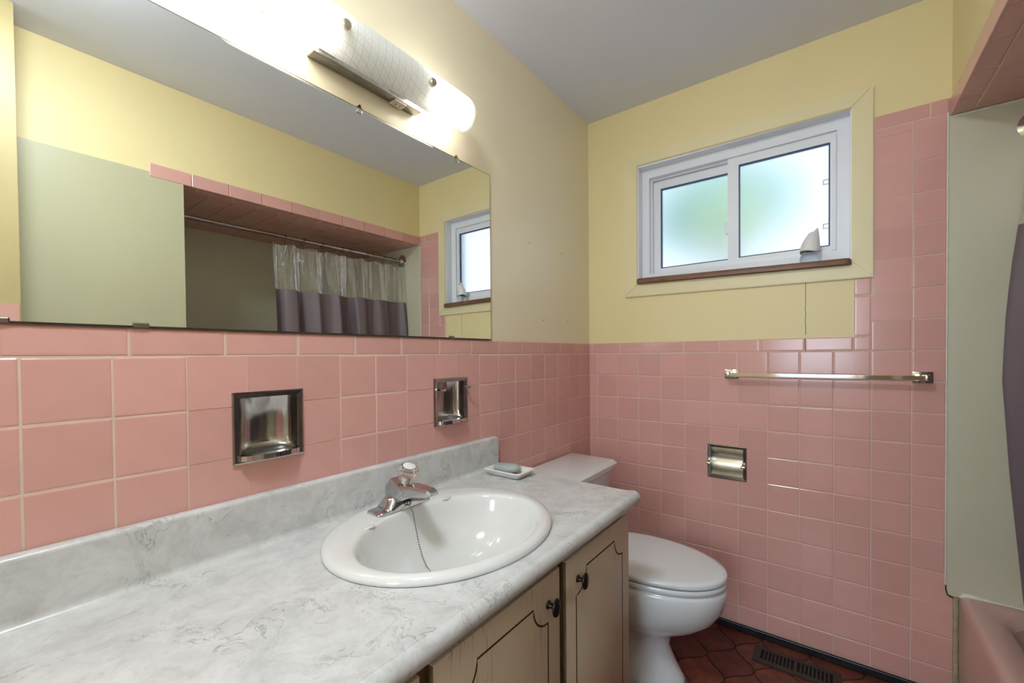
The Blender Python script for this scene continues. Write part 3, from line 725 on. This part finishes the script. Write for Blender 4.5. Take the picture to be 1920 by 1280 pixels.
# raised body carrying the knob, then the faceted spout
def quad(cx, y0, y1, z0, z1, ch=.006): return [(cx, y0, z0), (cx, y0, z1 - ch), (cx, y0 + ch, z1), (cx, y1 - ch, z1), (cx, y1, z1 - ch), (cx, y1, z0)]
B().loft([quad(.078, FY - .026, FY + .026, ZF + .02, ZF + .062), quad(.098, FY - .030, FY + .030, ZF + .02, ZF + .078), quad(.134, FY - .030, FY + .030, ZF + .022, ZF + .060), quad(.150, FY - .026, FY + .026, ZF + .03, ZF + .058)]).build('body', 'tap_chrome', fc, smooth=25)
B().loft([quad(.120, FY - .028, FY + .028, ZF + .030, ZF + .062), quad(.165, FY - .024, FY + .024, ZF + .040, ZF + .0665), quad(.205, FY - .021, FY + .021, ZF + .046, ZF + .067), quad(.228, FY - .019, FY + .019, ZF + .049, ZF + .066), quad(.238, FY - .015, FY + .015, ZF + .052, ZF + .060)]).build('spout', 'tap_chrome', fc, smooth=25)
kc = Vector((.128, FY, ZF + .064)); ka = Vector((.36, 0, 1)).normalized()
B().lathe([(0, 0), (.011, 0), (.011, .012), (.014, .014), (.014, .026), (.008, .028), (0, .028)], kc, ka, 14).build('stem', 'chrome', fc, smooth=40)
kn = B().lathe([(0, .008), (.017, .008), (.020, .014), (.0225, .026), (.0275, .036), (.0275, .044), (.022, .050), (0, .0505)], kc, ka, 48, 12, .035).build('knob', 'acrylic', fc, smooth=30)
B().lathe([(0, .0508), (.0165, .0508), (.0165, .0525), (.014, .0535), (0, .0537)], kc, ka, 24).build('knob_cap', 'soap_dish', kn, smooth=40)
B().torus((.1375, FY + .004, ZF + .014), .0075, .0011, (1, .25, .1), 22, 6).build('chain_ring', 'gap', fc)
# bead chain hanging into the basin
ctrl = [(.139, FY + .004, ZF + .006), (.147, FY + .002, ZF + .001), (.158, FY, .792), (.166, FY - .002, .772), (.176, FY - .004, .745), (.190, FY - .007, .715), (.206, FY - .010, .690), (.222, FY - .012, .674), (.240, FY - .012, .664), (.262, FY - .008, .657), (.285, FY - .004, .651)]
pts = []
for i in range(len(ctrl) - 1):
    for k in range(10): pts.append(Vector(ctrl[i]).lerp(Vector(ctrl[i + 1]), k / 10))
b = B(); acc = 0; last = pts[0]; 
for p in pts:
    if (p - last).length >= .0042:
        last = p; b.lathe([(0, -.0018), (.0017, -.0009), (.0017, .0009), (0, .0018)], p, (0, 0, 1), 6)
ch = b.build('bead_chain', 'chain', fc); ch['kind'] = 'stuff'
B().tube(pts[::4], .0005, 4).build('chain_core', 'chain', fc)

# ================================================================== SOAP DISH
def rrect(x0, x1, y0, y1, r, z, n=5):
    out = []
    for cx, cy, a in ((x1 - r, y1 - r, 0), (x0 + r, y1 - r, PI / 2), (x0 + r, y0 + r, PI), (x1 - r, y0 + r, 1.5 * PI)):
        out += [(cx + r * math.cos(a + PI / 2 * k / n), cy + r * math.sin(a + PI / 2 * k / n), z) for k in range(n + 1)]
    return out
a, c, d, e = .052, .206, -.926, -.822
i = lambda q, z, r=.012: rrect(a + q, c - q, d + q, e - q, r, z)
sd = B().loft([i(.018, CZ + .0005), i(.014, CZ + .003), i(.003, CZ + .017), i(.0, CZ + .021), i(.002, CZ + .0235), i(.006, CZ + .0235), i(.010, CZ + .019), i(.022, CZ + .010), i(.04, CZ + .008)]).build('soap_dish', 'soap_dish', None, ((a + c) / 2, (d + e) / 2, CZ), 50)
tag(sd, 'small white rectangular soap dish standing on the counter end', 'soap dish')
rings = []
for z, k in ((.0105, .6), (.013, .9), (.020, 1.0), (.026, .92), (.030, .7), (.0315, .3)):
    rings.append([(.118 + .054 * k * math.copysign(abs(math.cos(t)) ** .7, math.cos(t)), -.872 + .030 * k * math.copysign(abs(math.sin(t)) ** .8, math.sin(t)), CZ + (z - .0105) * 1.25 + .0115 + .003 * math.cos(t)) for t in (2 * PI * q / 28 for q in range(28))])
tag(B().loft(rings).build('soap_bar', 'soap', None, (.12, -.872, CZ + .01), 60), 'worn grey-green soap bar lying in the white dish', 'soap')

# ================================================================== TOILET
TY = -.458
tl = empty('toilet', (.4, TY, 0), 'white toilet with closed lid between vanity and back wall', 'toilet')
def egg(xb, xf, xc, hw, z, n=48, p=1.0):
    out = []
    for k in range(n):
        t = 2 * PI * k / n; cx, sy = math.cos(t), math.sin(t)
        out.append((xc + (xf - xc) * cx if cx > 0 else xc + (xc - xb) * math.copysign(abs(cx) ** .8, cx), TY + hw * math.copysign(abs(sy) ** p, sy), z))
    return out
bowl = [(.10, .600, .35, .112, .0), (.10, .602, .35, .114, .012), (.115, .590, .34, .104, .030), (.13, .565, .34, .092, .075), (.14, .545, .34, .086, .125), (.14, .555, .36, .092, .165), (.14, .600, .39, .116, .195), (.15, .652, .41, .145, .225), (.17, .700, .43, .166, .265), (.19, .728, .45, .178, .310), (.20, .739, .46, .183, .350), (.20, .741, .46, .184, .378), (.205, .736, .46, .180, .389), (.215, .722, .46, .170, .392)]
B().loft([egg(*r) for r in bowl]).build('bowl', 'toilet', tl, smooth=60)
B().loft([egg(.225, .735, .46, .180, .3935), egg(.222, .740, .46, .184, .398), egg(.222, .740, .46, .184, .408), egg(.226, .736, .46, .181, .413)]).build('seat', 'toilet', tl, smooth=50)
B().loft([egg(.215, .734, .46, .179, .4165), egg(.212, .740, .46, .184, .420), egg(.212, .741, .46, .185, .430), egg(.216, .737, .46, .181, .4355), egg(.235, .715, .46, .165, .4375), egg(.30, .62, .46, .10, .4395), egg(.40, .50, .455, .03, .440)]).build('lid', 'toilet', tl, smooth=50)
for s in (-1, 1): B().bbox(.195, .235, TY + s * .075 - .018, TY + s * .075 + .018, .392, .425, .006).build('hinge', 'toilet', tl, smooth=50)
def tank_ring(x0, x1, y0, y1, c, z): return [(x0, y0, z), (x1 - c, y0, z), (x1 - c * .3, y0 + c * .3, z), (x1, y0 + c, z), (x1, y1 - c, z), (x1 - c * .3, y1 - c * .3, z), (x1 - c, y1, z), (x0, y1, z)]
B().loft([tank_ring(.03, .185, TY - .19, TY + .19, .03, .385), tank_ring(.02, .205, TY - .205, TY + .205, .03, .40), tank_ring(.012, .236, TY - .222, TY + .222, .03, .685)]).build('tank', 'toilet', tl, smooth=40)
B().loft([tank_ring(.012, .246, TY - .230, TY + .230, .035, .683), tank_ring(.010, .256, TY - .236, TY + .236, .035, .693), tank_ring(.010, .258, TY - .237, TY + .237, .035, .712), tank_ring(.014, .250, TY - .231, TY + .231, .035, .720), tank_ring(.022, .236, TY - .220, TY + .220, .035, .7225)]).build('tank_lid', 'toilet', tl, smooth=30)
B().box(.04, .26, TY - .10, TY + .10, .30, .387).build('tank_shelf', 'toilet', tl)
# caulk skirt at the floor
B().loft([egg(.096, .606, .35, .117, .0005), egg(.098, .604, .35, .1155, .006)], caps=(False, False)).build('floor_caulk', 'caulk', tl)

# ================================================================== TUB
RX = 1.366; RZ = .377
tu = empty('bathtub', (1.7, -.69, 0), 'pink enamel bathtub in the tiled alcove behind the curtain', 'bathtub')
y0, y1 = AY + .004, -.004
tr = lambda a, c, d, e, r, z: rrect(a, c, d, e, r, z, 6)
B().loft([tr(RX, AX - .004, y0, y1, .004, 0), tr(RX, AX - .004, y0, y1, .004, RZ - .030), tr(RX + .003, AX - .004, y0, y1, .004, RZ - .012), tr(RX + .012, AX - .006, y0, y1, .006, RZ - .002), tr(RX + .024, AX - .01, y0 + .002, y1 - .002, .008, RZ), tr(RX + .075, AX - .06, y0 + .07, y1 - .07, .08, RZ - .004), tr(RX + .09, AX - .075, y0 + .085, y1 - .085, .09, RZ - .02), tr(RX + .13, AX - .11, y0 + .20, y1 - .12, .11, .12), tr(RX + .18, AX - .16, y0 + .26, y1 - .18, .10, .08)], caps=(False, True)).build('shell', 'tub', tu, smooth=40)
B().tube([(RX + .004, -.007, RZ - .008), (RX + .012, -.007, RZ + .001), (RX + .03, -.006, RZ + .001), (RX + .10, -.006, RZ - .004), (RX + .3, -.006, RZ), (AX - .01, -.006, RZ)], [.004, .008, .008, .006, .008, .006], 8).build('caulk_bead', 'caulk', tu, smooth=60)
B().lathe([(0, 0), (.03, 0), (.035, .004), (0, .008)], (1.74, -.30, .081), seg=20).build('drain', 'chrome', tu)

# ================================================================== SHOWER ROD, HOOKS, CURTAIN
XR, ZR = 1.535, 1.897
rd = empty('shower_rod', (XR, -.7, ZR), 'chrome shower rod spanning the tub alcove', 'shower rod')
B().tube([(XR, AY + .002, ZR), (XR, -.7, ZR), (XR, -.004, ZR)], .0125, 16).build('rod', 'old_chrome', rd, smooth=60)
for y, s in ((-.0025, -1), (AY + .0005, 1)):
    B().lathe([(0, 0), (.046, 0), (.047, .004), (.040, .008), (.022, .014), (.018, .030), (.0135, .032)], (XR, y, ZR), (0, s, 0), 28).build('flange', 'chrome', rd, smooth=40)
hooks = [-.8512, -.7422, -.6215, -.4876, -.4341, -.3053, -.1623, -.1029, -.0701]
ordn = ['first', 'second', 'third', 'fourth', 'fifth', 'sixth', 'seventh', 'eighth', 'ninth']
for q, y in enumerate(reversed(hooks)):
    hk = B().torus((XR, y, ZR - .006), .0195, .0016, (0.12, 1, .08 * (-1) ** q), 20, 6).tube([(XR, y, ZR - .024), (XR + .003, y + .001, ZR - .036), (XR, y, ZR - .046), (XR - .006, y, ZR - .043)], .0016, 6).build('curtain_hook', 'dark_chrome', None, (XR, y, ZR))
    tag(hk, ordn[q] + ' metal curtain hook on the rod counting from the window wall', 'curtain hook', 'curtain hooks on the shower rod')
cu_ = empty('shower_curtain', (XR, -.45, .2), 'grey mauve shower curtain with clear vinyl top hanging from the rod', 'shower curtain')
rs = random.Random(3)
ph = [rs.uniform(0, 6.28) for _ in range(6)]
def curtain(s, z):
    """s 0..1 along the curtain from the window end"""
    k = (ZR - z) / (ZR - .15)
    y = -.012 - .918 * s
    am = .020 + .026 * min(1, k * 1.6)
    den = 1 + 1.1 * (1 - s) ** 2
    f = math.sin(s * 46 + 5.0 * (1 - s) ** 2 * 2 + ph[0]) * am
    f += math.sin(s * 21 + ph[1] + k) * .016 * (.4 + k) + math.sin(s * 90 + ph[2] + 2 * k) * .006
    y += math.cos(s * 46 + ph[3]) * .009 * min(1, k * 3)
    lean = -.012 - .022 * min(1, k * 3) + .17 * max(0, k - .45)
    x = XR + lean + f * (.45 + .55 * min(1, k * 4))
    return (x, min(y, -.006), z)
ns = 170
def sheet(zs, name, mat, sc=True):
    rings = [[curtain(i / ns, z - (.012 * (.5 - .5 * math.cos(2 * PI * 8 * i / ns)) if (sc and z > 1.84) else 0)) for i in range(ns + 1)] for z in zs]
    return B().loft(rings, closed=False, caps=(False, False)).build(name, mat, cu_, smooth=80)
sheet([1.856, 1.84, 1.81, 1.77, 1.73, 1.69, 1.65, 1.61, 1.588], 'clear_top', 'clear_vinyl')
sheet([1.589, 1.582, 1.54, 1.48, 1.4, 1.3, 1.2, 1.1, 1.0, .9, .8, .7, .6, .5, .395], 'lower_panel', 'fabric')

# ================================================================== FLOOR VENT
fv = empty('floor_vent', (.915, -.12, 0), 'brown metal floor register beside the black baseboard', 'floor vent')
X0, X1, Y0, Y1 = .775, 1.055, -.176, -.070
slab(B(), 2, X0, X1, Y0, Y1, .0, .006, [(X0 + .026, .910, Y0 + .024, Y1 - .022), (.920, X1 - .026, Y0 + .024, Y1 - .022)]).build('frame', 'vent', fv)
B().box(X0 + .02, X1 - .02, Y0 + .02, Y1 - .018, .0001, .0008).build('opening', 'void', fv)
for a, c in ((X0 + .026, .910), (.920, X1 - .026)):
    for k in range(1, 9):
        x = a + (c - a) * k / 9
        B().box(x - .0028, x + .0028, Y0 + .024, Y1 - .022, .0008, .0052).build('slat', 'vent', fv)

# ================================================================== CEILING FILL_LAMP (unseen, added as fill just out of view overhead)
cl = empty('ceiling_fill_lamp', (.64, -1.97, H), 'unseen round white fill lamp added to the ceiling over the vanity end', 'ceiling lamp')
B().lathe([(0, 0), (.165, 0), (.165, -.018), (.150, -.022), (0, -.022)], (.64, -1.97, H), seg=36).build('base', 'white_plastic', cl, smooth=40)
B().lathe([(.148, -.022), (.146, -.040), (.130, -.065), (.095, -.085), (.05, -.095), (0, -.097)], (.64, -1.97, H), seg=36).build('globe', 'lamp', cl, smooth=60)
